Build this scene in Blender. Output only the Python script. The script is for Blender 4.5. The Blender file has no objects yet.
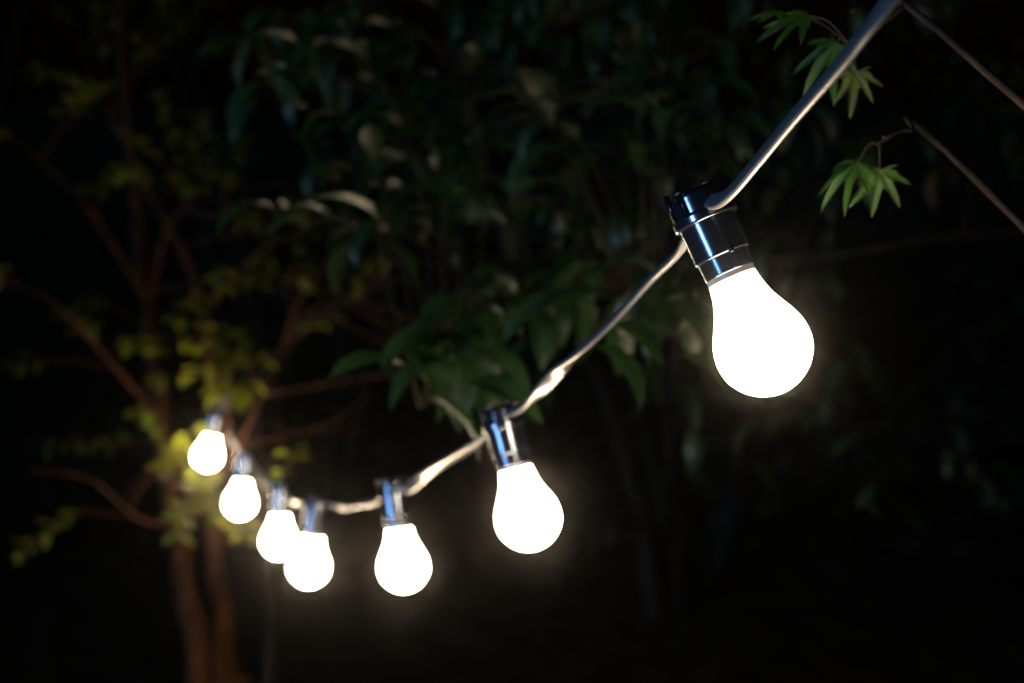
import bpy, math, random
from mathutils import Vector, Matrix, noise

random.seed(11)
R = math.radians
sc = bpy.context.scene
col = sc.collection

# ------------------------------------------------------------------ camera
CAM = Vector((0, 0, 2.35)); PITCH = R(-14); FPX = 1400.0
cam_d = bpy.data.cameras.new('camera'); cam = bpy.data.objects.new('camera', cam_d); col.objects.link(cam)
cam.location = CAM; cam.rotation_euler = (R(90) + PITCH, 0, 0)
cam_d.sensor_width = 36; cam_d.lens = FPX * 36 / 1024; cam_d.clip_start = 0.02; cam_d.clip_end = 500
cam_d.dof.use_dof = True; cam_d.dof.focus_distance = 0.84; cam_d.dof.aperture_fstop = 4.6
sc.camera = cam
RIGHT = Vector((1, 0, 0)); FWD = Vector((0, math.cos(PITCH), math.sin(PITCH))); UP = Vector((0, -math.sin(PITCH), math.cos(PITCH)))
def at(px, py, d):                     # a measured spot of the photograph at a real distance
    return CAM + FWD * d + RIGHT * ((px - 512) / FPX * d) + UP * ((341.5 - py) / FPX * d)

# ------------------------------------------------------------------ helpers
def V(*a): return Vector(a)
class MB:
    def __init__(self): self.v = []; self.f = []; self.uv = []; self.has_uv = False
    def add(self, vs, fs, uvs=None):
        b = len(self.v); self.v += [tuple(p) for p in vs]; self.f += [tuple(i + b for i in q) for q in fs]
        if uvs: self.uv += uvs; self.has_uv = True
        else: self.uv += [(0, 0)] * len(vs)
    def build(self, name, mat, parent=None, smooth=True, loc=None):
        me = bpy.data.meshes.new(name); me.from_pydata(self.v, [], self.f); me.update()
        if self.has_uv:
            l = me.uv_layers.new(name='UVMap')
            for lp in me.loops: l.data[lp.index].uv = self.uv[lp.vertex_index]
        if smooth: me.polygons.foreach_set('use_smooth', [True] * len(me.polygons))
        me.materials.append(mat)
        o = bpy.data.objects.new(name, me); col.objects.link(o)
        if parent: o.parent = parent
        return o
def tag(o, label=None, cat=None, group=None, kind=None):
    for k, v in (('label', label), ('category', cat), ('group', group), ('kind', kind)):
        if v: o[k] = v
    return o
def empty(name, loc):
    o = bpy.data.objects.new(name, None); col.objects.link(o); o.location = loc; o.empty_display_size = .05
    return o
def frame(t):
    t = t.normalized(); a = V(0, 0, 1) if abs(t.z) < .9 else V(1, 0, 0)
    x = a.cross(t).normalized(); return x, t.cross(x).normalized()
def spline(pts, n=8):
    pts = [Vector(p) for p in pts]; out = []
    P = [pts[0] * 2 - pts[1]] + pts + [pts[-1] * 2 - pts[-2]]
    for i in range(1, len(P) - 2):
        p0, p1, p2, p3 = P[i - 1:i + 3]
        for k in range(n):
            t = k / n
            out.append(.5 * ((2 * p1) + (p2 - p0) * t + (2 * p0 - 5 * p1 + 4 * p2 - p3) * t * t + (3 * p1 - p0 - 3 * p2 + p3) * t ** 3))
    out.append(pts[-1]); return out
def tube(mb, pts, radii, sides=8, rough=0.0):
    n = len(pts); vs = []; fs = []; x = None
    for i, p in enumerate(pts):
        t = (pts[min(i + 1, n - 1)] - pts[max(i - 1, 0)]).normalized()
        if x is None: x, _ = frame(t)
        x = (x - t * x.dot(t)).normalized(); y = t.cross(x)
        r = radii[i] if isinstance(radii, (list, tuple)) else radii
        for k in range(sides):
            a = 2 * math.pi * k / sides; d = x * math.cos(a) + y * math.sin(a)
            q = p + d * r
            if rough: q = p + d * r * (1 + rough * noise.noise(q * 38) + rough * .6 * noise.noise(q * 90))
            vs.append(q)
    for i in range(n - 1):
        for k in range(sides):
            k2 = (k + 1) % sides; fs.append((i * sides + k, i * sides + k2, (i + 1) * sides + k2, (i + 1) * sides + k))
    fs.append(tuple(range(sides))[::-1]); fs.append(tuple((n - 1) * sides + k for k in range(sides)))
    mb.add(vs, fs)
def lathe(mb, prof, seg=48):           # prof: (z, r) listed along the axis
    full = [prof[0]]                    # extra loops close to both ends of a long face keep its shading straight
    for (z0, r0), (z1, r1) in zip(prof, prof[1:]):
        ln = math.hypot(z1 - z0, r1 - r0)
        if ln > .0018 and len(prof) < 30:
            for k in (.00035 / ln, 1 - .00035 / ln): full.append((z0 + (z1 - z0) * k, r0 + (r1 - r0) * k))
        full.append((z1, r1))
    prof = full
    vs = []; fs = []; n = len(prof)
    for z, r in prof:
        for k in range(seg):
            a = 2 * math.pi * k / seg; vs.append((max(r, 1e-5) * math.cos(a), max(r, 1e-5) * math.sin(a), z))
    for i in range(n - 1):
        for k in range(seg):
            k2 = (k + 1) % seg; fs.append((i * seg + k, i * seg + k2, (i + 1) * seg + k2, (i + 1) * seg + k))
    mb.add(vs, fs)
def smooth_prof(prof, n=5):
    p = spline([V(a, b, 0) for a, b in prof], n); return [(q.x, max(q.y, 0)) for q in p]
def prism(mb, outline, z0, z1, bev=.0006):
    n = len(outline); cx = sum(p[0] for p in outline) / n; cy = sum(p[1] for p in outline) / n
    def ring(z, s):
        o = []
        for x, y in outline:
            d = math.hypot(x - cx, y - cy); k = max(0, 1 - s / d); o.append((cx + (x - cx) * k, cy + (y - cy) * k, z))
        return o
    rs = [ring(z0, bev), ring(z0 + bev, 0), ring(z1 - bev, 0), ring(z1, bev)]
    vs = sum(rs, []); fs = []
    for i in range(3):
        for k in range(n):
            k2 = (k + 1) % n; fs.append((i * n + k, i * n + k2, (i + 1) * n + k2, (i + 1) * n + k))
    fs.append(tuple(range(n))[::-1]); fs.append(tuple(3 * n + k for k in range(n)))
    mb.add(vs, fs)

# ------------------------------------------------------------------ materials
def newmat(name):
    m = bpy.data.materials.new(name); m.use_nodes = True; nt = m.node_tree; nt.nodes.clear()
    out = nt.nodes.new('ShaderNodeOutputMaterial'); return m, nt, out
def N(nt, t, **kw):
    n = nt.nodes.new('ShaderNode' + t)
    for k, v in kw.items(): setattr(n, k, v)
    return n
def principled(nt, color=None, rough=.5, spec=.5, coat=0):
    b = N(nt, 'BsdfPrincipled')
    if color: b.inputs['Base Color'].default_value = (*color, 1)
    b.inputs['Roughness'].default_value = rough; b.inputs['Specular IOR Level'].default_value = spec
    b.inputs['Coat Weight'].default_value = coat; b.inputs['Coat Roughness'].default_value = .12
    return b
def ramp(nt, stops):
    r = N(nt, 'ValToRGB'); e = r.color_ramp.elements
    e[0].position, e[0].color = stops[0][0], (*stops[0][1], 1); e[1].position, e[1].color = stops[1][0], (*stops[1][1], 1)
    for p, c in stops[2:]:
        k = e.new(p); k.color = (*c, 1)
    return r
def leaf_mat(name, stops, rough=.38, trans=.3, tcol=(.12, .2, .03)):
    m, nt, out = newmat(name); L = nt.links.new
    geo = N(nt, 'NewGeometry'); rp = ramp(nt, stops); L(geo.outputs['Random Per Island'], rp.inputs[0])
    uv = N(nt, 'UVMap'); sep = N(nt, 'SeparateXYZ'); L(uv.outputs[0], sep.inputs[0])
    # side veins slanting away from the midrib and the pale midrib itself
    ab = N(nt, 'Math', operation='ABSOLUTE'); L(sep.outputs[0], ab.inputs[0])
    sl = N(nt, 'Math', operation='MULTIPLY_ADD'); L(ab.outputs[0], sl.inputs[0]); sl.inputs[1].default_value = -.35; L(sep.outputs[1], sl.inputs[2])
    fr = N(nt, 'Math', operation='MULTIPLY'); L(sl.outputs[0], fr.inputs[0]); fr.inputs[1].default_value = 48
    sn = N(nt, 'Math', operation='SINE'); L(fr.outputs[0], sn.inputs[0])
    vein = N(nt, 'MapRange'); L(sn.outputs[0], vein.inputs[0]); vein.inputs[1].default_value = .75; vein.inputs[2].default_value = 1
    mid = N(nt, 'MapRange'); L(ab.outputs[0], mid.inputs[0]); mid.inputs[1].default_value = .09; mid.inputs[2].default_value = .02
    mx = N(nt, 'Math', operation='MAXIMUM'); L(mid.outputs[0], mx.inputs[0])
    v2 = N(nt, 'Math', operation='MULTIPLY'); L(vein.outputs[0], v2.inputs[0]); v2.inputs[1].default_value = .45; L(v2.outputs[0], mx.inputs[1])
    nz = N(nt, 'TexNoise'); nz.inputs['Scale'].default_value = 55; tc = N(nt, 'TexCoord'); L(tc.outputs['Object'], nz.inputs['Vector'])
    hs = N(nt, 'HueSaturation'); L(rp.outputs[0], hs.inputs['Color'])
    mr = N(nt, 'MapRange'); L(nz.outputs[0], mr.inputs[0]); mr.inputs[1].default_value = .3; mr.inputs[2].default_value = .7; mr.inputs[3].default_value = .65; mr.inputs[4].default_value = 1.35
    L(mr.outputs[0], hs.inputs['Value'])
    mixc = N(nt, 'MixRGB'); L(mx.outputs[0], mixc.inputs[0]); L(hs.outputs[0], mixc.inputs[1]); mixc.inputs[2].default_value = (.16, .19, .07, 1)
    fac = N(nt, 'Math', operation='MULTIPLY'); L(mx.outputs[0], fac.inputs[0]); fac.inputs[1].default_value = .5; L(fac.outputs[0], mixc.inputs[0])
    b = principled(nt, None, rough, .5); L(mixc.outputs[0], b.inputs['Base Color'])
    bmp = N(nt, 'Bump'); bmp.inputs['Strength'].default_value = .35; bmp.inputs['Distance'].default_value = .002; bmp.invert = True
    L(mx.outputs[0], bmp.inputs['Height']); L(bmp.outputs[0], b.inputs['Normal'])
    tr = N(nt, 'BsdfTranslucent'); tr.inputs[0].default_value = (*tcol, 1)
    ms = N(nt, 'MixShader'); ms.inputs[0].default_value = trans; L(b.outputs[0], ms.inputs[1]); L(tr.outputs[0], ms.inputs[2]); L(ms.outputs[0], out.inputs[0])
    return m
def bark_mat(name, c1, c2, scale=26):
    m, nt, out = newmat(name); L = nt.links.new
    tc = N(nt, 'TexCoord'); mp = N(nt, 'Mapping'); mp.inputs['Scale'].default_value = (1, 1, .22); L(tc.outputs['Object'], mp.inputs[0])
    nz = N(nt, 'TexNoise'); nz.inputs['Scale'].default_value = scale; nz.inputs['Detail'].default_value = 8; L(mp.outputs[0], nz.inputs['Vector'])
    rp = ramp(nt, [(.35, c1), (.68, c2)]); L(nz.outputs[0], rp.inputs[0])
    b = principled(nt, None, .85, .25); L(rp.outputs[0], b.inputs['Base Color'])
    bmp = N(nt, 'Bump'); bmp.inputs['Strength'].default_value = .8; bmp.inputs['Distance'].default_value = .01
    L(nz.outputs[0], bmp.inputs['Height']); L(bmp.outputs[0], b.inputs['Normal']); L(b.outputs[0], out.inputs[0])
    return m
def plastic(name, color, rough, coat=0, scuff=.06):
    m, nt, out = newmat(name); L = nt.links.new
    tc = N(nt, 'TexCoord'); nz = N(nt, 'TexNoise'); nz.inputs['Scale'].default_value = 260; nz.inputs['Detail'].default_value = 6; L(tc.outputs['Object'], nz.inputs['Vector'])
    mr = N(nt, 'MapRange'); L(nz.outputs[0], mr.inputs[0]); mr.inputs[3].default_value = max(.03, rough - scuff); mr.inputs[4].default_value = rough + scuff
    b = principled(nt, color, rough, .5, coat); L(mr.outputs[0], b.inputs['Roughness'])
    L(b.outputs[0], out.inputs[0]); return m

EMIT = 60.0
M = {}
m, nt, out = newmat('opal_glass_lit')
b = principled(nt, (.85, .84, .8), .25, .5)
b.inputs['Emission Color'].default_value = (1, .76, .5, 1); b.inputs['Emission Strength'].default_value = EMIT
nt.links.new(b.outputs[0], out.inputs[0]); M['bulb'] = m
M['neck'] = plastic('frosted_neck', (.32, .33, .38), .35)
M['black'] = plastic('black_gloss_plastic', (.006, .010, .022), .16)
m, nt, out = newmat('black_turned_plastic'); b = principled(nt, (.15, .19, .27), .26, 1.0, 1.0); b.inputs['Metallic'].default_value = .85
b.inputs['Coat Roughness'].default_value = .17; b.inputs['Anisotropic'].default_value = .4; b.inputs['Anisotropic Rotation'].default_value = .25; tg = N(nt, 'Tangent', direction_type='RADIAL', axis='Z'); nt.links.new(tg.outputs[0], b.inputs['Tangent'])
tc = N(nt, 'TexCoord'); mp = N(nt, 'Mapping'); mp.inputs['Scale'].default_value = (1, 1, 6); nt.links.new(tc.outputs['Object'], mp.inputs[0])
nz = N(nt, 'TexNoise'); nz.inputs['Scale'].default_value = 120; nz.inputs['Detail'].default_value = 5; nt.links.new(mp.outputs[0], nz.inputs['Vector'])
mr = N(nt, 'MapRange'); nt.links.new(nz.outputs[0], mr.inputs[0]); mr.inputs[3].default_value = .18; mr.inputs[4].default_value = .22; nt.links.new(mr.outputs[0], b.inputs['Roughness'])
nt.links.new(b.outputs[0], out.inputs[0]); M['turned'] = m
M['cable'] = plastic('grey_pvc', (.18, .186, .2), .33, 0, .1)
M['metal'] = plastic('dull_screw', (.3, .28, .26), .3)
M['leaf'] = leaf_mat('drooping_leaf', [(0, (.010, .040, .017)), (.5, (.016, .055, .021)), (.85, (.026, .064, .022)), (.96, (.05, .055, .022)), (1, (.09, .03, .018))], .42, .2, (.035, .11, .025))
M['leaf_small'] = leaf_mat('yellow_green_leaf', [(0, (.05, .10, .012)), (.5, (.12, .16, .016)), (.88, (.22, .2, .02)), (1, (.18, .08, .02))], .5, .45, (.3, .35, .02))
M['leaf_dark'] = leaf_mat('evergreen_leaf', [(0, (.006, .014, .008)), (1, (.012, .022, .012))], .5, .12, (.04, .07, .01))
M['maple'] = leaf_mat('maple_leaf', [(0, (.022, .095, .012)), (.7, (.035, .12, .014)), (1, (.06, .05, .018))], .5, .3, (.05, .14, .015))
M['bark_red'] = bark_mat('reddish_bark', (.022, .008, .003), (.1, .034, .009))
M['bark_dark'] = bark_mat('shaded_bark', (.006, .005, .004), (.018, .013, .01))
M['bark'] = bark_mat('brown_bark', (.013, .009, .006), (.045, .03, .02))
m, nt, out = newmat('garden_soil'); L = nt.links.new
tc = N(nt, 'TexCoord'); nz = N(nt, 'TexNoise'); nz.inputs['Scale'].default_value = 6; nz.inputs['Detail'].default_value = 10; L(tc.outputs['Object'], nz.inputs['Vector'])
rp = ramp(nt, [(.35, (.02, .016, .012)), (.7, (.05, .045, .028))]); L(nz.outputs[0], rp.inputs[0]); b = principled(nt, None, .95, .2); L(rp.outputs[0], b.inputs['Base Color'])
bm_ = N(nt, 'Bump'); bm_.inputs['Distance'].default_value = .05; L(nz.outputs[0], bm_.inputs['Height']); L(bm_.outputs[0], b.inputs['Normal']); L(b.outputs[0], out.inputs[0]); M['soil'] = m

# ------------------------------------------------------------------ ground
g = MB(); n = 60; S = 60.0
vs = []; fs = []
for j in range(n + 1):
    for i in range(n + 1):
        x = (i / n - .5) * S; y = (j / n - .5) * S; vs.append((x, y, .06 * noise.noise(V(x * .5, y * .5, 0)) - .03))
for j in range(n):
    for i in range(n): a = j * (n + 1) + i; fs.append((a, a + 1, a + n + 2, a + n + 1))
g.add(vs, fs); tag(g.build('ground', M['soil']), 'dark bare garden soil under the trees', None, None, 'structure')

# ------------------------------------------------------------------ festoon lamps
def arc(a0, a1, r, n=10): return [(r * math.cos(a0 + (a1 - a0) * k / n), r * math.sin(a0 + (a1 - a0) * k / n)) for k in range(n + 1)]
mm = .001
def make_lamp():
    root = empty('festoon_lamp', (0, 0, 0))
    # opal bulb: pear profile, centre of the globe 94 mm under the cable
    mb = MB()
    globe = [(-124, 0), (-123.2, 6), (-120.6, 13.5), (-115, 21.3), (-107, 27.2), (-99.5, 29.6), (-93, 29.9), (-86, 28.9), (-79, 26.4), (-72, 22.8), (-65, 19.4), (-58, 17), (-52, 15.7), (-47.5, 15)]
    lathe(mb, [(z * mm, r * mm) for z, r in smooth_prof(globe, 4)], 56)
    bulb = mb.build('bulb', M['bulb'], root)
    mb = MB(); lathe(mb, [(z * mm, r * mm) for z, r in [(-47.6, 14.7), (-47.5, 15.2), (-46.8, 15.4), (-43.6, 15.3), (-43, 14.2), (-42, 13.5)]], 48)
    mb.build('neck_ring', M['neck'], bulb)
    # lamp holder: skirt, ribbed body
    mb = MB()
    lathe(mb, [(z * mm, r * mm) for z, r in [(-42, 13.2), (-43.6, 13.6), (-43.9, 14.6), (-43.8, 15.6), (-43.2, 15.9), (-33, 16.3), (-32.2, 16.4), (-31.4, 16.9), (-31, 17.7), (-7, 18), (-4, 18.2), (-3, 17.9), (-2.8, 2)]], 56)
    holder = mb.build('lamp_holder', M['turned'], root)
    mb = MB(); lathe(mb, [(z * mm, r * mm) for z, r in [(-32.5, 16.2), (-32.6, 17.2), (-31.9, 17.7), (-30.9, 17.8), (-30.3, 17.5), (-30.2, 17.1)]], 56); mb.build('rim', M['turned'], holder)
    mb = MB(); lathe(mb, [(z * mm, r * mm) for z, r in [(-9, 18), (-9.3, 19.6), (-8.7, 20.4), (-7.8, 20.7), (-3.8, 20.7), (-2.9, 20.3), (-2.6, 19.4), (-2.6, 2)]], 56); mb.build('collar', M['turned'], holder)
    for s in (1, -1):                   # two small moulded lugs on the rim of the body
        mb = MB()
        c = [( s * (17.6 + dx) * mm, dy * mm) for dx, dy in [(-1.2, -2), (1.3, -1.6), (1.6, 0), (1.3, 1.6), (-1.2, 2)]]
        prism(mb, c if s > 0 else c[::-1], -33.8 * mm, -29.8 * mm, .0004)
        mb.build('lug', M['black'], holder)
    # clamp cap on top that the cable runs through, ribs round it, a bridge and two screws above
    mb = MB(); lathe(mb, [(z * mm, r * mm) for z, r in [(-2.5, 17), (-2.4, 18), (-2, 18.4), (8.6, 18), (9.4, 17.6), (9.7, 16.8), (9.7, 1)]], 56)
    cap = mb.build('clamp_cap', M['turned'], root)
    for ang in (52, 90, 128, 232, 270, 308):
        mb = MB(); t = R(ang); d = V(math.cos(t), math.sin(t), 0); e = V(-d.y, d.x, 0)
        q = [d * 17 + e * -2.4, d * 20 + e * -1.8, d * 20 + e * 1.8, d * 17 + e * 2.4]
        prism(mb, [(p.x * mm, p.y * mm) for p in q], -2.2 * mm, (15 if ang in (90, 270) else 10.5) * mm, .0005)
        mb.build('rib', M['black'], cap)
    mb = MB(); prism(mb, [(-7 * mm, -13 * mm), (7 * mm, -13 * mm), (7 * mm, 13 * mm), (-7 * mm, 13 * mm)], 9.6 * mm, 13 * mm, .0009)
    br = mb.build('bridge', M['black'], root)
    for y in (-9.5, 9.5):
        mb = MB()
        prism(mb, [(p[0], p[1] + y * mm) for p in arc(0, 2 * math.pi - .5, 2.5 * mm, 11)], 12.8 * mm, 14.6 * mm, .0004)
        mb.build('screw', M['metal'], br, smooth=False)
    return root
def kids(o): return [c for c in bpy.data.objects if c.parent == o]
def copy_tree(o, parent=None):
    c = o.copy(); col.objects.link(c); c.parent = parent
    for k in kids(o): copy_tree(k, c)
    return c
# globe centre in the photo, distance, lean in the picture, lean towards the camera
LAMPS = [
 (763, 348, .857, 23, -6, 'nearest and largest glowing opal bulb, in sharp focus, leaning in its black holder'),
 (528, 518, 1.29, 14.5, -5, 'second largest lit bulb, alone at centre between near bulb and the far cluster'),
 (403.5, 567, 1.70, 7, -3, 'lit bulb hanging upright just right of the two overlapping bulbs'),
 (309, 567, 2.10, -8, 0, 'lit bulb overlapping in front of its smaller neighbour, lowest of the left cluster'),
 (279, 541, 2.47, -3, 0, 'lit bulb partly hidden behind the larger bulb on its right'),
 (240, 503, 2.80, -8, 3, 'small round lit bulb hanging between the leafy tree stem and the overlapping pair'),
 (207.5, 456, 3.08, -14, 5, 'farthest lit bulb, its edge broken up by leaves of the reddish tree'),
]
proto = make_lamp(); lamps = []; caps = []
axes = []
for i, (px, py, d, lean, tow, lab) in enumerate(LAMPS):
    c = at(px, py, d); t = R(lean); w = R(tow)
    ax = (RIGHT * (-math.sin(t)) + UP * math.cos(t)) * math.cos(w) - FWD * math.sin(w)
    caps.append(c + ax * .0965); axes.append(ax)
# cable path: waypoints measured between the holders
end_l = at(221, 407, 3.2); 
end_r = V(.50, .36, 2.13)
way = {0: [(683, 247), (655, 277), (620, 312), (580, 351), (552, 379), (524, 405)],
       1: [(480, 440), (455, 456), (425, 476), (405, 489)],
       2: [(381, 500), (360, 505.5), (340, 506.5)],
       3: [(309, 507), (300, 503), (290, 499)],
       4: [(270, 487), (263, 477), (255, 468)],
       5: [(243, 455), (238, 446), (229, 436)]}
path = [end_r, at(893, -4, .645), at(853, 46, .685), at(800, 110, .745), at(757, 163, .795), at(724, 198, .832), caps[0]]
path[0] = path[1] + (path[1] - path[2]) * 2.2 + V(.01, .01, .01)
cap_idx = [6]
for i in range(6):
    d0 = (caps[i] - CAM).dot(FWD); d1 = (caps[i + 1] - CAM).dot(FWD); w = way[i]
    for k, (px, py) in enumerate(w):
        path.append(at(px, py, d0 + (d1 - d0) * (k + .8) / (len(w) + .6)))
    path.append(caps[i + 1]); cap_idx.append(len(path) - 1)
path += [at(213, 412, 3.14), end_l]
NS = 14
cp = spline(path, NS)
cab = MB(); vs = []; fs = []
sec = []                                # flat two-core cable: wide rounded outline with a shallow groove
for k in range(16):
    a = 2 * math.pi * k / 16; sx = math.cos(a); sy = math.sin(a)
    x = 6.2 * math.copysign(abs(sx) ** .62, sx); y = 2.7 * math.copysign(abs(sy) ** .62, sy)
    if abs(sx) < .2: y *= .86
    sec.append((x * mm, y * mm))
run = 0; xa = None; frames = []
for i, p in enumerate(cp):
    t = (cp[min(i + 1, len(cp) - 1)] - cp[max(i - 1, 0)]).normalized()
    if i: run += (p - cp[i - 1]).length
    side = t.cross(V(0, 0, 1)).normalized(); nrm = side.cross(t)
    u = i / NS
    # flat inside every holder; lazy turns in between, a sharper kink where the photo shows one
    fr_ = 0
    for a, b_ in zip([-6] + cap_idx, cap_idx + [len(path) + 4]):
        if a <= u < b_:
            k = (u - a) / (b_ - a); fr_ = math.sin(math.pi * k) ** 1.0
            kink = math.exp(-((k - .72) / .09) ** 2)
            break
    tw = R(45 + 22 * fr_) if u < cap_idx[0] else R(45) - R(85) * kink if u < cap_idx[1] else R(25) * math.sin(run * 9 + 1) - R(60) * kink
    if u > cap_idx[3]: tw = R(-20) - R(40) * kink
    if cap_idx[1] <= u: tw += R(45) * max(0, 1 - (u - cap_idx[1]) / 1.5)
    x = side * math.cos(tw) + nrm * math.sin(tw); y = t.cross(x)
    wob = nrm * (.0012 * math.sin(run * 31) * fr_)
    near = min(abs(u - c_) for c_ in cap_idx); g_ = .74 + .26 * min(1, near / .8) ** 1.5
    for a, b_ in sec: vs.append(p + wob + x * a * g_ + y * b_ * g_)
K = 16
for i in range(len(cp) - 1):
    for k in range(K): k2 = (k + 1) % K; fs.append((i * K + k, i * K + k2, (i + 1) * K + k2, (i + 1) * K + k))
fs.append(tuple(range(K))[::-1]); fs.append(tuple((len(cp) - 1) * K + k for k in range(K)))
cab.add(vs, fs)
# knot: two turns of cable round the stem it is tied to
knot = [end_l + V(.018 * math.cos(a) , .018 * math.sin(a) + .018, .0025 * a - .004) for a in [x * .4 - 1.5 for x in range(32)]]
tube(cab, knot, .0035, 8)
bq = path[0] + V(-.002, .006, .004); bd = (path[0] + V(.06, 0, 0) - bq).normalized(); bx, by = frame(bd)   # and round the maple branch
tube(cab, [bq + bd * (.0028 * a - .03) + (bx * math.cos(a) + by * math.sin(a)) * .0125 for a in [k * .35 for k in range(56)]], .0038, 8)
cable = tag(cab.build('light_cable', M['cable']), 'grey flat cable carrying the row of bulbs, sagging from upper right to the tree', 'cable')
for i, L_ in enumerate(LAMPS):
    o = proto if i == 0 else copy_tree(proto)
    ax = axes[i]; j = cap_idx[i] * NS; tdir = (cp[j + 3] - cp[j - 3]).normalized()
    x = (tdir - ax * tdir.dot(ax)).normalized(); y = ax.cross(x)
    mat = Matrix((x, y, ax)).transposed().to_4x4(); mat.translation = caps[i] - ax * .0025
    o.matrix_world = mat; tag(o, L_[5], 'lamp', 'lit bulbs hanging along the cable'); lamps.append(o)

# ------------------------------------------------------------------ foliage builders
def leaf(mb, base, dirv, up, ln, wd, droop, fold=.35, curl=0., n=7, cols=4, petiole=.12):
    """one leaf arching from base along dirv and bending towards the ground"""
    d = dirv.normalized(); side = d.cross(up)
    if side.length < 1e-3: side = d.cross(V(1, .3, 0))
    side.normalize()
    vs = []; uv = []; fs = []; p = base.copy(); step = ln / n; roll = random.uniform(-.25, .25)
    for i in range(n + 1):
        s = i / n
        d2 = Matrix.Rotation(-droop * s, 3, side) @ d
        nn = side.cross(d2).normalized()
        if s < petiole: w = .03
        else:
            q = (s - petiole) / (1 - petiole); w = (math.sin(math.pi * q ** .8) ** .85) * (1 - .25 * q) if 0 < q < 1 else .015
        w = max(w, .015) * wd * .5
        sd = Matrix.Rotation(curl * s + roll * s, 3, d2) @ side; nn = sd.cross(d2).normalized()
        for k in range(cols + 1):
            c = k / cols * 2 - 1
            wave = .06 * math.sin(s * 17 + c * 3) * abs(c)
            vs.append(p + sd * (c * w) + nn * (abs(c) * w * fold + wave * w)); uv.append((c, s))
        p = p + d2 * step
    for i in range(n):
        for k in range(cols): a = i * (cols + 1) + k; fs.append((a, a + 1, a + cols + 2, a + cols + 1))
    mb.add(vs, fs, uv)
def rnd_dir(flat=.4):
    a = random.uniform(0, 2 * math.pi); return V(math.cos(a), math.sin(a), random.uniform(-flat, flat)).normalized()
def spray(tw, lv, start, end, nl, ln, wd, droop, r0=.0022, sag=.03):
    """a twig from start to end carrying nl leaves on its outer part"""
    mid = (start + end) * .5 + V(random.uniform(-.03, .03), random.uniform(-.03, .03), sag + random.uniform(0, .03))
    pts = spline([start, mid, end], 6)
    tube(tw, pts, [r0 * (1 - .6 * i / (len(pts) - 1)) for i in range(len(pts))], 5)
    axis = (pts[-1] - pts[-4]).normalized()
    for k in range(nl):
        s = 1 - (k / max(1, nl)) * .62; i = s * (len(pts) - 1); i0 = min(int(i), len(pts) - 2); p = pts[i0].lerp(pts[i0 + 1], i - i0)
        a = k * 2.4 + random.uniform(-.4, .4); x, y = frame(axis)
        d = (axis * random.uniform(.35, .9) + x * math.cos(a) * 1.15 + y * math.sin(a) * .5 + V(0, 0, random.uniform(.0, .75))).normalized()
        sc_ = random.uniform(.7, 1.15)
        leaf(lv, p, d, V(0, 0, 1), ln * sc_, wd * sc_ * random.uniform(.85, 1.1), droop * random.uniform(.6, 1.25), random.uniform(.15, .45), random.uniform(-.5, .5))
def nearest(nodes, p):
    return min(nodes, key=lambda q: (q - p).length + .6 * max(0, q.z - p.z))
def limb(mb, pts, r0, r1, nodes=None, sides=9, rough=.16, n=8):
    q = spline(pts, n); m_ = len(q)
    q = [p + V(noise.noise(p * 9), noise.noise(p * 9 + V(7, 0, 0)), 0) * r0 * .5 for p in q]
    tube(mb, q, [r0 + (r1 - r0) * i / (m_ - 1) for i in range(m_)], sides, rough)
    if nodes is not None: nodes += q
    return q
def foot(p, dx=0., dy=0.): return V(p.x + dx, p.y + dy, -.05)

# ------------------------------------------------------------------ reddish multi-stem tree at the far end of the cable
t1 = empty('multi_stem_tree', foot(at(205, 683, 3.3)))
def under(o):                           # children are built in world space: cancel the root's offset
    for c in kids(o): c.matrix_parent_inverse = Matrix.Translation(-o.location)
nodes1 = []
def stem(pix, r0, r1, base_off=(0, 0), name='trunk', mat='bark_red', par=None, nodes=None, ground=True):
    pts = [at(*q) for q in pix]
    if ground:
        b = pts[0]; pts = [V(b.x + base_off[0], b.y + base_off[1], -.05), V(b.x + base_off[0] * .5, b.y + base_off[1] * .5, .7)] + pts
    mb = MB(); limb(mb, pts, r0, r1, nodes); return mb.build(name, M[mat], par)
stem([(203, 690, 3.22), (190, 610, 3.24), (181, 560, 3.25), (172, 500, 3.3), (160, 420, 3.4), (146, 300, 3.6), (130, 160, 3.8), (120, 20, 4.0), (110, -120, 4.1)], .034, .010, (.1, .05), 'trunk', par=t1, nodes=nodes1)
stem([(229, 690, 3.30), (223, 600, 3.30), (216, 540, 3.28), (212, 500, 3.27), (219, 455, 3.26), (220, 415, 3.25), (212, 371, 3.25), (204, 316, 3.27), (194, 275, 3.3), (177, 240, 3.33), (150, 190, 3.36), (115, 120, 3.4)], .032, .009, (.06, .05), 'trunk', par=t1, nodes=nodes1)
stem([(269, 690, 3.6), (271, 620, 3.6), (272, 560, 3.58), (262, 480, 3.6), (258, 410, 3.6), (284, 344, 3.6), (338, 306, 3.5), (372, 292, 3.4)], .019, .004, (.02, .08), 'trunk', 'bark', par=t1, nodes=nodes1)
def br(pix, r0, r1, par, nodes, mat='bark_red'): return stem(pix, r0, r1, name='branch', mat=mat, par=par, nodes=nodes, ground=False)
br([(212, 500, 3.27), (229, 463, 3.22), (247, 430, 3.18), (262, 395, 3.15)], .008, .002, t1, nodes1)
br([(150, 300, 3.55), (173, 217, 3.2), (215, 216, 3.1), (264, 211, 3.05), (331, 213, 3.0), (363, 225, 2.95), (395, 250, 2.9)], .005, .002, t1, nodes1)
br([(204, 316, 3.27), (240, 268, 3.2), (290, 235, 3.1), (345, 232, 3.05)], .006, .002, t1, nodes1)
br([(284, 344, 3.4), (300, 300, 3.3), (330, 255, 3.2), (350, 215, 3.1)], .006, .002, t1, nodes1)
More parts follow.
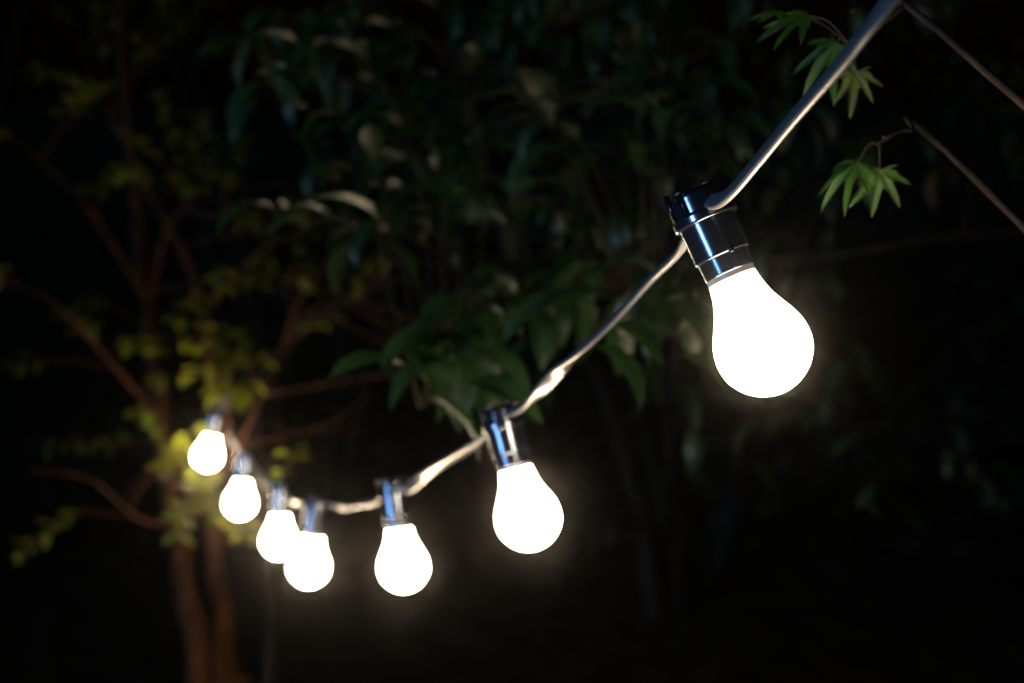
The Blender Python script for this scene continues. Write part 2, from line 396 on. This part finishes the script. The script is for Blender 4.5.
br([(160, 420, 3.4), (100, 350, 3.2), (50, 300, 3.1), (0, 280, 3.1)], .006, .002, t1, nodes1)
br([(146, 300, 3.6), (90, 210, 3.3), (40, 160, 3.2)], .006, .002, t1, nodes1)
br([(212, 500, 3.27), (180, 522, 3.1), (140, 520, 3.0), (90, 480, 2.95), (30, 470, 2.9)], .005, .002, t1, nodes1)
br([(170, 480, 3.27), (200, 505, 3.1), (225, 525, 3.02), (245, 545, 2.95)], .005, .002, t1, nodes1)
tw = MB(); lv = MB()
for k in range(16):                     # a tangle of fine bare twigs in the middle
    x0, y0 = random.uniform(200, 400), random.uniform(215, 430); dx = random.uniform(50, 120) * random.choice((1, 1, -1)); dd = random.uniform(3.1, 3.5)
    p0 = nearest(nodes1, at(x0, y0, dd)); br_pts = [p0, at(x0 + dx * .4, y0 - random.uniform(-10, 40), dd - .05), at(x0 + dx, y0 - random.uniform(-20, 60), dd - .15)]
    q = spline(br_pts, 7); tube(tw, q, [.0035 - .0025 * i / (len(q) - 1) for i in range(len(q))], 6, .15)
spots = [(185, 145, 3.1, 9), (212, 178, 3.05, 12), (240, 152, 3.05, 8), (197, 200, 3.1, 6), (180, 185, 3.1, 7), (226, 372, 3.05, 9), (238, 408, 3.05, 9), (192, 383, 3.05, 7),
         (205, 487, 2.98, 4), (241, 345, 3.05, 5), (295, 462, 2.85, 4), (196, 500, 2.98, 12), (214, 526, 2.95, 8), (184, 520, 2.95, 9), (246, 545, 2.9, 4), (176, 458, 2.98, 8), (176, 472, 2.96, 5), (200, 446, 3.3, 4),
         (300, 226, 3.0, 5), (250, 236, 3.0, 7), (332, 176, 2.95, 4), (258, 298, 3.0, 9), (298, 297, 3.0, 6), (228, 300, 3.1, 5), (205, 335, 3.0, 6), (260, 375, 3.1, 4),
         (175, 330, 3.0, 6), (360, 300, 3.0, 3), (330, 330, 3.0, 3), (176, 545, 3.0, 5), (230, 190, 3.0, 5), (200, 130, 3.0, 5), (215, 405, 3.0, 6), (188, 355, 3.0, 5)]
for _ in range(24): spots.append((random.uniform(-40, 165), random.uniform(60, 560), random.uniform(2.9, 3.5), random.randint(4, 10)))
for _ in range(10): spots.append((random.uniform(-40, 260), random.uniform(-60, 90), random.uniform(3.1, 3.5), random.randint(3, 6)))
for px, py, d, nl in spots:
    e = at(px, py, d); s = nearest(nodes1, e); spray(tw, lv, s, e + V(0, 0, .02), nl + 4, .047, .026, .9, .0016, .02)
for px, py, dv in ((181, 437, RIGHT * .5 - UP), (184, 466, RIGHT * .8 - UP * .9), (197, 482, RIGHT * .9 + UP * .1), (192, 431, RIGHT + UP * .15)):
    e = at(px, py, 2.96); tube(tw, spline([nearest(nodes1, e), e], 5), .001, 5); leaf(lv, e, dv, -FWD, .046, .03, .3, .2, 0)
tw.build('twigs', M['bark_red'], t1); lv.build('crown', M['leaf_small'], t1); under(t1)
tag(t1, 'reddish brown multi-stem tree with small yellow-green leaves beside the farthest bulbs', 'tree')

# ------------------------------------------------------------------ long-leaved tree behind the cable
tp = at(662, 690, 5.6)
t2 = empty('drooping_leaf_tree', foot(tp))
nodes2 = []
stem([(664, 690, 5.6), (650, 560, 5.4), (620, 430, 5.0), (580, 330, 4.2), (540, 282, 3.5), (495, 200, 3.3), (470, 90, 3.1), (450, -40, 3.0), (440, -160, 3.0)], .055, .012, (.05, .05), 'trunk', 'bark', t2, nodes2)
B2 = [[(540, 282, 3.45), (495, 257, 3.1), (437, 248, 2.8), (390, 222, 2.55)],
      [(545, 287, 3.45), (511, 286, 3.1), (453, 303, 2.8), (420, 330, 2.6), (395, 380, 2.4)],
      [(580, 330, 4.2), (600, 290, 3.0), (640, 255, 2.5), (690, 200, 2.2), (740, 130, 2.1)],
      [(620, 430, 5.0), (650, 400, 4.2), (710, 400, 3.5), (780, 415, 3.1), (880, 430, 3.0)],
      [(495, 200, 3.3), (440, 150, 2.8), (380, 95, 2.5), (310, 70, 2.35), (270, 80, 2.3)],
      [(480, 130, 3.2), (540, 110, 2.7), (600, 90, 2.4), (660, 70, 2.2), (740, 40, 2.1)],
      [(470, 90, 3.1), (430, 40, 2.7), (380, 10, 2.5), (310, -20, 2.4)],
      [(575, 325, 4.1), (540, 330, 2.8), (500, 350, 2.2), (460, 380, 1.95), (420, 405, 1.85)],
      [(583, 340, 4.2), (600, 330, 2.7), (630, 320, 2.0), (660, 325, 1.8), (700, 350, 1.75)],
      [(600, 290, 3.0), (700, 260, 2.7), (800, 260, 2.5), (920, 240, 2.4), (1040, 230, 2.4)],
      [(470, 90, 3.1), (560, 20, 2.7), (680, -20, 2.5), (820, -30, 2.4), (960, 20, 2.4)]]
for pix in B2: br(pix, .011, .004, t2, nodes2, 'bark')
tw = MB(); lv = MB()
spots = []
named = [(386, 232, 1.95, 4), (300, 68, 2.1, 5), (480, 78, 2.1, 5), (455, 215, 2.1, 3), (630, 105, 1.95, 5), (400, 92, 2.15, 5), (345, 55, 2.1, 4), (520, 120, 2.1, 5),
 (300, 72, 2.3, 6), (272, 88, 2.3, 4), (345, 62, 2.3, 7), (372, 50, 2.35, 5), (400, 95, 2.35, 6), (432, 62, 2.4, 6), (450, 25, 2.4, 5), (482, 82, 2.3, 7), (465, 112, 2.3, 6), (420, 130, 2.4, 6),
         (530, 120, 2.2, 7), (560, 108, 2.2, 6), (560, 60, 2.3, 6), (500, 45, 2.4, 6), (520, 12, 2.4, 6), (630, 112, 2.1, 6), (662, 105, 2.05, 6), (600, 170, 2.2, 6), (560, 190, 2.3, 5), (500, 160, 2.3, 6),
         (386, 240, 2.3, 6), (408, 222, 2.35, 5), (445, 215, 2.4, 5), (415, 420, 1.8, 5), (440, 385, 1.85, 6), (470, 372, 1.9, 6), (455, 410, 1.8, 4), (515, 322, 2.1, 6), (500, 345, 2.0, 6), (540, 345, 1.9, 6), (600, 352, 1.7, 5),
         (585, 372, 1.7, 4), (650, 330, 1.7, 5), (672, 385, 1.75, 6), (690, 350, 1.8, 5), (720, 150, 2.1, 6), (695, 18, 2.2, 5), (640, 20, 2.3, 6), (600, 30, 2.3, 5), (805, 445, 2.6, 6), (745, 480, 2.7, 5),
         (650, 175, 2.2, 6), (690, 120, 2.1, 6), (700, 70, 2.1, 6), (630, 240, 2.3, 6), (580, 260, 2.4, 6), (540, 230, 2.4, 6), (600, 215, 2.3, 6), (560, 300, 2.3, 6), (480, 300, 2.5, 4), (350, 150, 2.4, 4), (395, 165, 2.4, 5), (440, 170, 2.4, 5),
         (790, 290, 2.6, 4), (840, 380, 2.7, 5), (690, 440, 2.7, 4), (835, 455, 2.7, 4)]
spots += named
for _ in range(12): spots.append((random.uniform(240, 450), random.uniform(40, 250), random.uniform(2.25, 2.6), random.randint(3, 5)))
for _ in range(8): spots.append((random.uniform(690, 850), random.uniform(250, 480), random.uniform(2.4, 2.7), random.randint(3, 5)))
for _ in range(75):
    px, py = random.uniform(260, 1060), random.uniform(-60, 420)
    if px < 420 and py > 180 or px > 600 and py > 280: continue
    spots.append((px, py, random.uniform(2.3, 3.2), random.randint(4, 7)))
for _ in range(5): spots.append((random.uniform(860, 1060), random.uniform(250, 520), random.uniform(2.6, 3.2), random.randint(3, 6)))
for px, py, d, nl in spots:
    if px: d *= .86 if d < 2.45 else 1
    e = at(px, py, d); s = nearest(nodes2, e); spray(tw, lv, s, e + V(0, 0, .03), max(3, nl - 1), .112, .042, 1.75, .0018, .06)
tw.build('twigs', M['bark'], t2); lv.build('crown', M['leaf'], t2); under(t2)
tag(t2, 'dark tree with long drooping leaves on arching twigs behind the cable', 'tree')

# ------------------------------------------------------------------ maple at the near end of the cable
t3 = empty('maple_tree', V(.78, .62, -.05))
nodes3 = []
mb = MB(); limb(mb, [V(.78, .62, -.05), V(.76, .6, .7), V(.74, .56, 1.5), V(.70, .5, 2.1), V(.72, .5, 2.7), V(.8, .5, 3.3)], .06, .03, nodes3); mb.build('trunk', M['bark'], t3)
def b3(pts, r0, r1):
    mb = MB(); limb(mb, pts, r0, r1, nodes3, 8, .3); mb.build('branch', M['bark'], t3)
b3([V(.70, .5, 2.1), path[0] + V(.06, 0, .0), path[0] + V(-.01, .02, .012), at(915, -110, .9)], .012, .004)
b3([V(.70, .5, 2.1), V(.5, .7, 2.12), at(905, 5, 1.0), at(850, 12, 1.0)], .005, .0009)
b3([V(.72, .53, 1.95), V(.55, .8, 2.0), at(945, 150, 1.04), at(912, 130, 1.02), at(884, 138, 1.0)], .0042, .0009)
def maple_leaf(mb, base, d, up, size, droop, lobes=7):
    d = d.normalized(); side = d.cross(up).normalized(); nn = side.cross(d)
    angs = [0, 34, -34, 72, -72, 112, -112][:lobes]; lens = [1, .93, .93, .72, .72, .4, .4]
    order = sorted(zip(angs, lens)); vs = [base + nn * size * .02]; uv = [(0, 0)]; ring = []
    pts = []
    for k, (a, l) in enumerate(order):
        a = R(a + random.uniform(-4, 4)); l *= size * random.uniform(.9, 1.08)
        if k: pts.append(((pa + a) / 2, size * .36, .9, .4))
        for f, w in ((.55, -.17), (.76, -.1), (.9, -.04)): pts.append((a + w, l * f, w * 5, f))
        pts.append((a, l, 0, 1))
        for f, w in ((.9, .04), (.76, .1), (.55, .17)): pts.append((a + w, l * f, w * 5, f))
        pa = a
    for a, r, u, v in pts:
        s = r / size; dz = -droop * s * s * size
        vs.append(base + d * (r * math.cos(a)) + side * (r * math.sin(a)) + nn * (dz + .03 * size * math.sin(a * 6))); uv.append((u, v))
    # drop towards the ground for the outer part of every lobe
    fs = [(0, k, k + 1) for k in range(1, len(vs) - 1)]
    mb.add(vs, fs, uv)
tw = MB(); lv = MB()
def mspray(joint, tips):
    for (px, py, d, dv, up, size, dr) in tips:
        e = at(px, py, d); tube(tw, spline([joint, (joint + e) / 2 + V(0, 0, .006), e], 6), .0007, 5); maple_leaf(lv, e, dv, up, size, dr)
j1 = at(850, 45, 1.0)
tube(tw, spline([at(905, 5, 1.0), at(875, 30, 1.0), j1], 6), .0013, 6)
mspray(j1, [(806, 15, 1.0, RIGHT * -1 + UP * -.12, UP * .8 - FWD * .6, .036, .5), (836, 44, 1.02, RIGHT * -.5 + UP * -.5, UP * .7 - FWD * .6, .042, .5), (782, 12, 1.05, RIGHT * -1 + UP * .1, UP * .9 - FWD * .4, .026, .4), (856, 72, 1.03, RIGHT * -.1 - UP, -FWD * .5 + UP * .8, .03, .5)])
j2 = at(878, 144, 1.0); tube(tw, spline([at(895, 133, 1.01), j2], 6), .0012, 6)
mspray(j2, [(858, 163, 1.0, RIGHT * -.8 + UP * -.5, UP * .9 - FWD * .5, .040, .6), (880, 170, 1.0, RIGHT * -.1 - UP, -FWD * .6 + UP * .7, .034, .5), (866, 158, 1.03, RIGHT * -.7 + UP * -.1, UP - FWD * .3, .03, .4)])
for _ in range(46):                     # the rest of its crown, beyond the picture's edge and overhead
    e = V(random.uniform(.42, 1.3), random.uniform(.25, 1.3), random.uniform(2.2, 3.3))
    if (e - CAM).dot(FWD) > 0:
        dd = (e - CAM).dot(FWD); X = 512 + (e - CAM).dot(RIGHT) / dd * FPX
        if X < 930 and 341 - (e - CAM).dot(UP) / dd * FPX > -60: continue
    s = nearest(nodes3, e); tube(tw, spline([s, (s + e) / 2 + V(0, 0, .05), e], 5), .002, 5)
    for k in range(5): maple_leaf(lv, e + rnd_dir() * .05, rnd_dir(.3) + V(0, 0, -.4), V(0, 0, 1), random.uniform(.04, .055), .3)
tw.build('twigs', M['bark'], t3); lv.build('crown', M['maple'], t3); under(t3)
tag(t3, 'green maple with pointed hand-shaped leaves reaching in beside the upper cable', 'tree')

# ------------------------------------------------------------------ dark evergreen shrubs closing the garden
def shrub(x, y, h, w, nleaf, label):
    root = empty('evergreen_shrub', V(x, y, -.05)); nodes = []
    for k in range(6):
        a = k * 1.05 + random.random(); mb = MB()
        limb(mb, [V(x + .1 * math.cos(a), y + .1 * math.sin(a), -.05), V(x + .2 * w * math.cos(a), y + .2 * w * math.sin(a), h * .4), V(x + .42 * w * math.cos(a), y + .42 * w * math.sin(a), h * random.uniform(.75, .92))], .03, .006, nodes, 7); mb.build('trunk', M['bark_dark'], root)
    lv = MB()
    for _ in range(nleaf):
        a = random.uniform(0, 6.283); z = random.uniform(.08, 1) ; rr = w * .5 * math.sqrt(max(.03, 1 - (z * 1.02 - .42) ** 2 * 1.9)) * random.uniform(.55, 1.02)
        p = V(x + rr * math.cos(a), y + rr * math.sin(a), z * h); p += V(*noise.noise_vector(p * 1.7)) * .22
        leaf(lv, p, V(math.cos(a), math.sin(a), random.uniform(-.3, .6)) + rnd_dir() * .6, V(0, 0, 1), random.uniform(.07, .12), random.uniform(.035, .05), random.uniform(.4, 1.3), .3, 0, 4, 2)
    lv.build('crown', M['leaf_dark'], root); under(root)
    return tag(root, label, 'shrub', 'dark evergreen shrubs behind the lights')
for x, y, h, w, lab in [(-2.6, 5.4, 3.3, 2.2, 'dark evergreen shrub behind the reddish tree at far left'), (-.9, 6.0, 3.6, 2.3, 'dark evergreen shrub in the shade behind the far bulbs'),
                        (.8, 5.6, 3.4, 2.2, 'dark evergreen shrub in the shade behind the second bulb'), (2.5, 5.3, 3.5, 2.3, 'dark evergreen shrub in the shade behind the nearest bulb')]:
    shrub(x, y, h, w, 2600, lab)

# ------------------------------------------------------------------ scattering volume added to give the bulbs a lens-like halo
hz = MB(); a = 31.0
hv = [(x, y, z) for z in (-1.2, 5.2) for y in (-a, a) for x in (-a, a)]
hz.add(hv, [(0, 2, 3, 1), (4, 5, 7, 6), (0, 1, 5, 4), (2, 6, 7, 3), (0, 4, 6, 2), (1, 3, 7, 5)])
m, nt, out = newmat('halo_volume'); pv = N(nt, 'VolumePrincipled'); pv.inputs['Color'].default_value = (.95, .95, .95, 1); pv.inputs['Density'].default_value = .0045; pv.inputs['Anisotropy'].default_value = .987
nt.links.new(pv.outputs[0], out.inputs['Volume'])
tag(hz.build('halo_haze', m, smooth=False), 'thin scattering volume added for the halo round the bulbs', None, None, 'stuff')

# ------------------------------------------------------------------ light
EL, AZ = 2.5, -50                       # bluish sun lamp standing in for an unseen blue source, low left behind camera
d = V(math.sin(R(AZ)) * math.cos(R(EL)), -math.cos(R(AZ)) * math.cos(R(EL)), math.sin(R(EL)))
sd = bpy.data.lights.new('unseen_blue_light', 'SUN'); sd.energy = .85; sd.color = (.27, .56, 1); sd.angle = R(10)
so = bpy.data.objects.new('unseen_blue_light', sd); col.objects.link(so); so.location = d * 20; so.rotation_euler = d.to_track_quat('Z', 'Y').to_euler()
w = bpy.data.worlds.new('World'); sc.world = w; w.use_nodes = True; nt = w.node_tree; bg = nt.nodes['Background']
sky = nt.nodes.new('ShaderNodeTexSky'); sky.sky_type = 'NISHITA'; sky.sun_disc = False; sky.sun_elevation = R(EL); sky.sun_rotation = math.atan2(d.x, d.y)
nt.links.new(sky.outputs[0], bg.inputs[0]); bg.inputs[1].default_value = .0014

# ------------------------------------------------------------------ render settings
sc.view_settings.view_transform = 'Standard'; sc.view_settings.look = 'None'; sc.view_settings.exposure = 0; sc.view_settings.gamma = 1
cy = sc.cycles; cy.use_denoising = True; cy.max_bounces = 5; cy.diffuse_bounces = 2; cy.glossy_bounces = 3; cy.volume_bounces = 0; cy.transparent_max_bounces = 4
cy.sample_clamp_indirect = 4
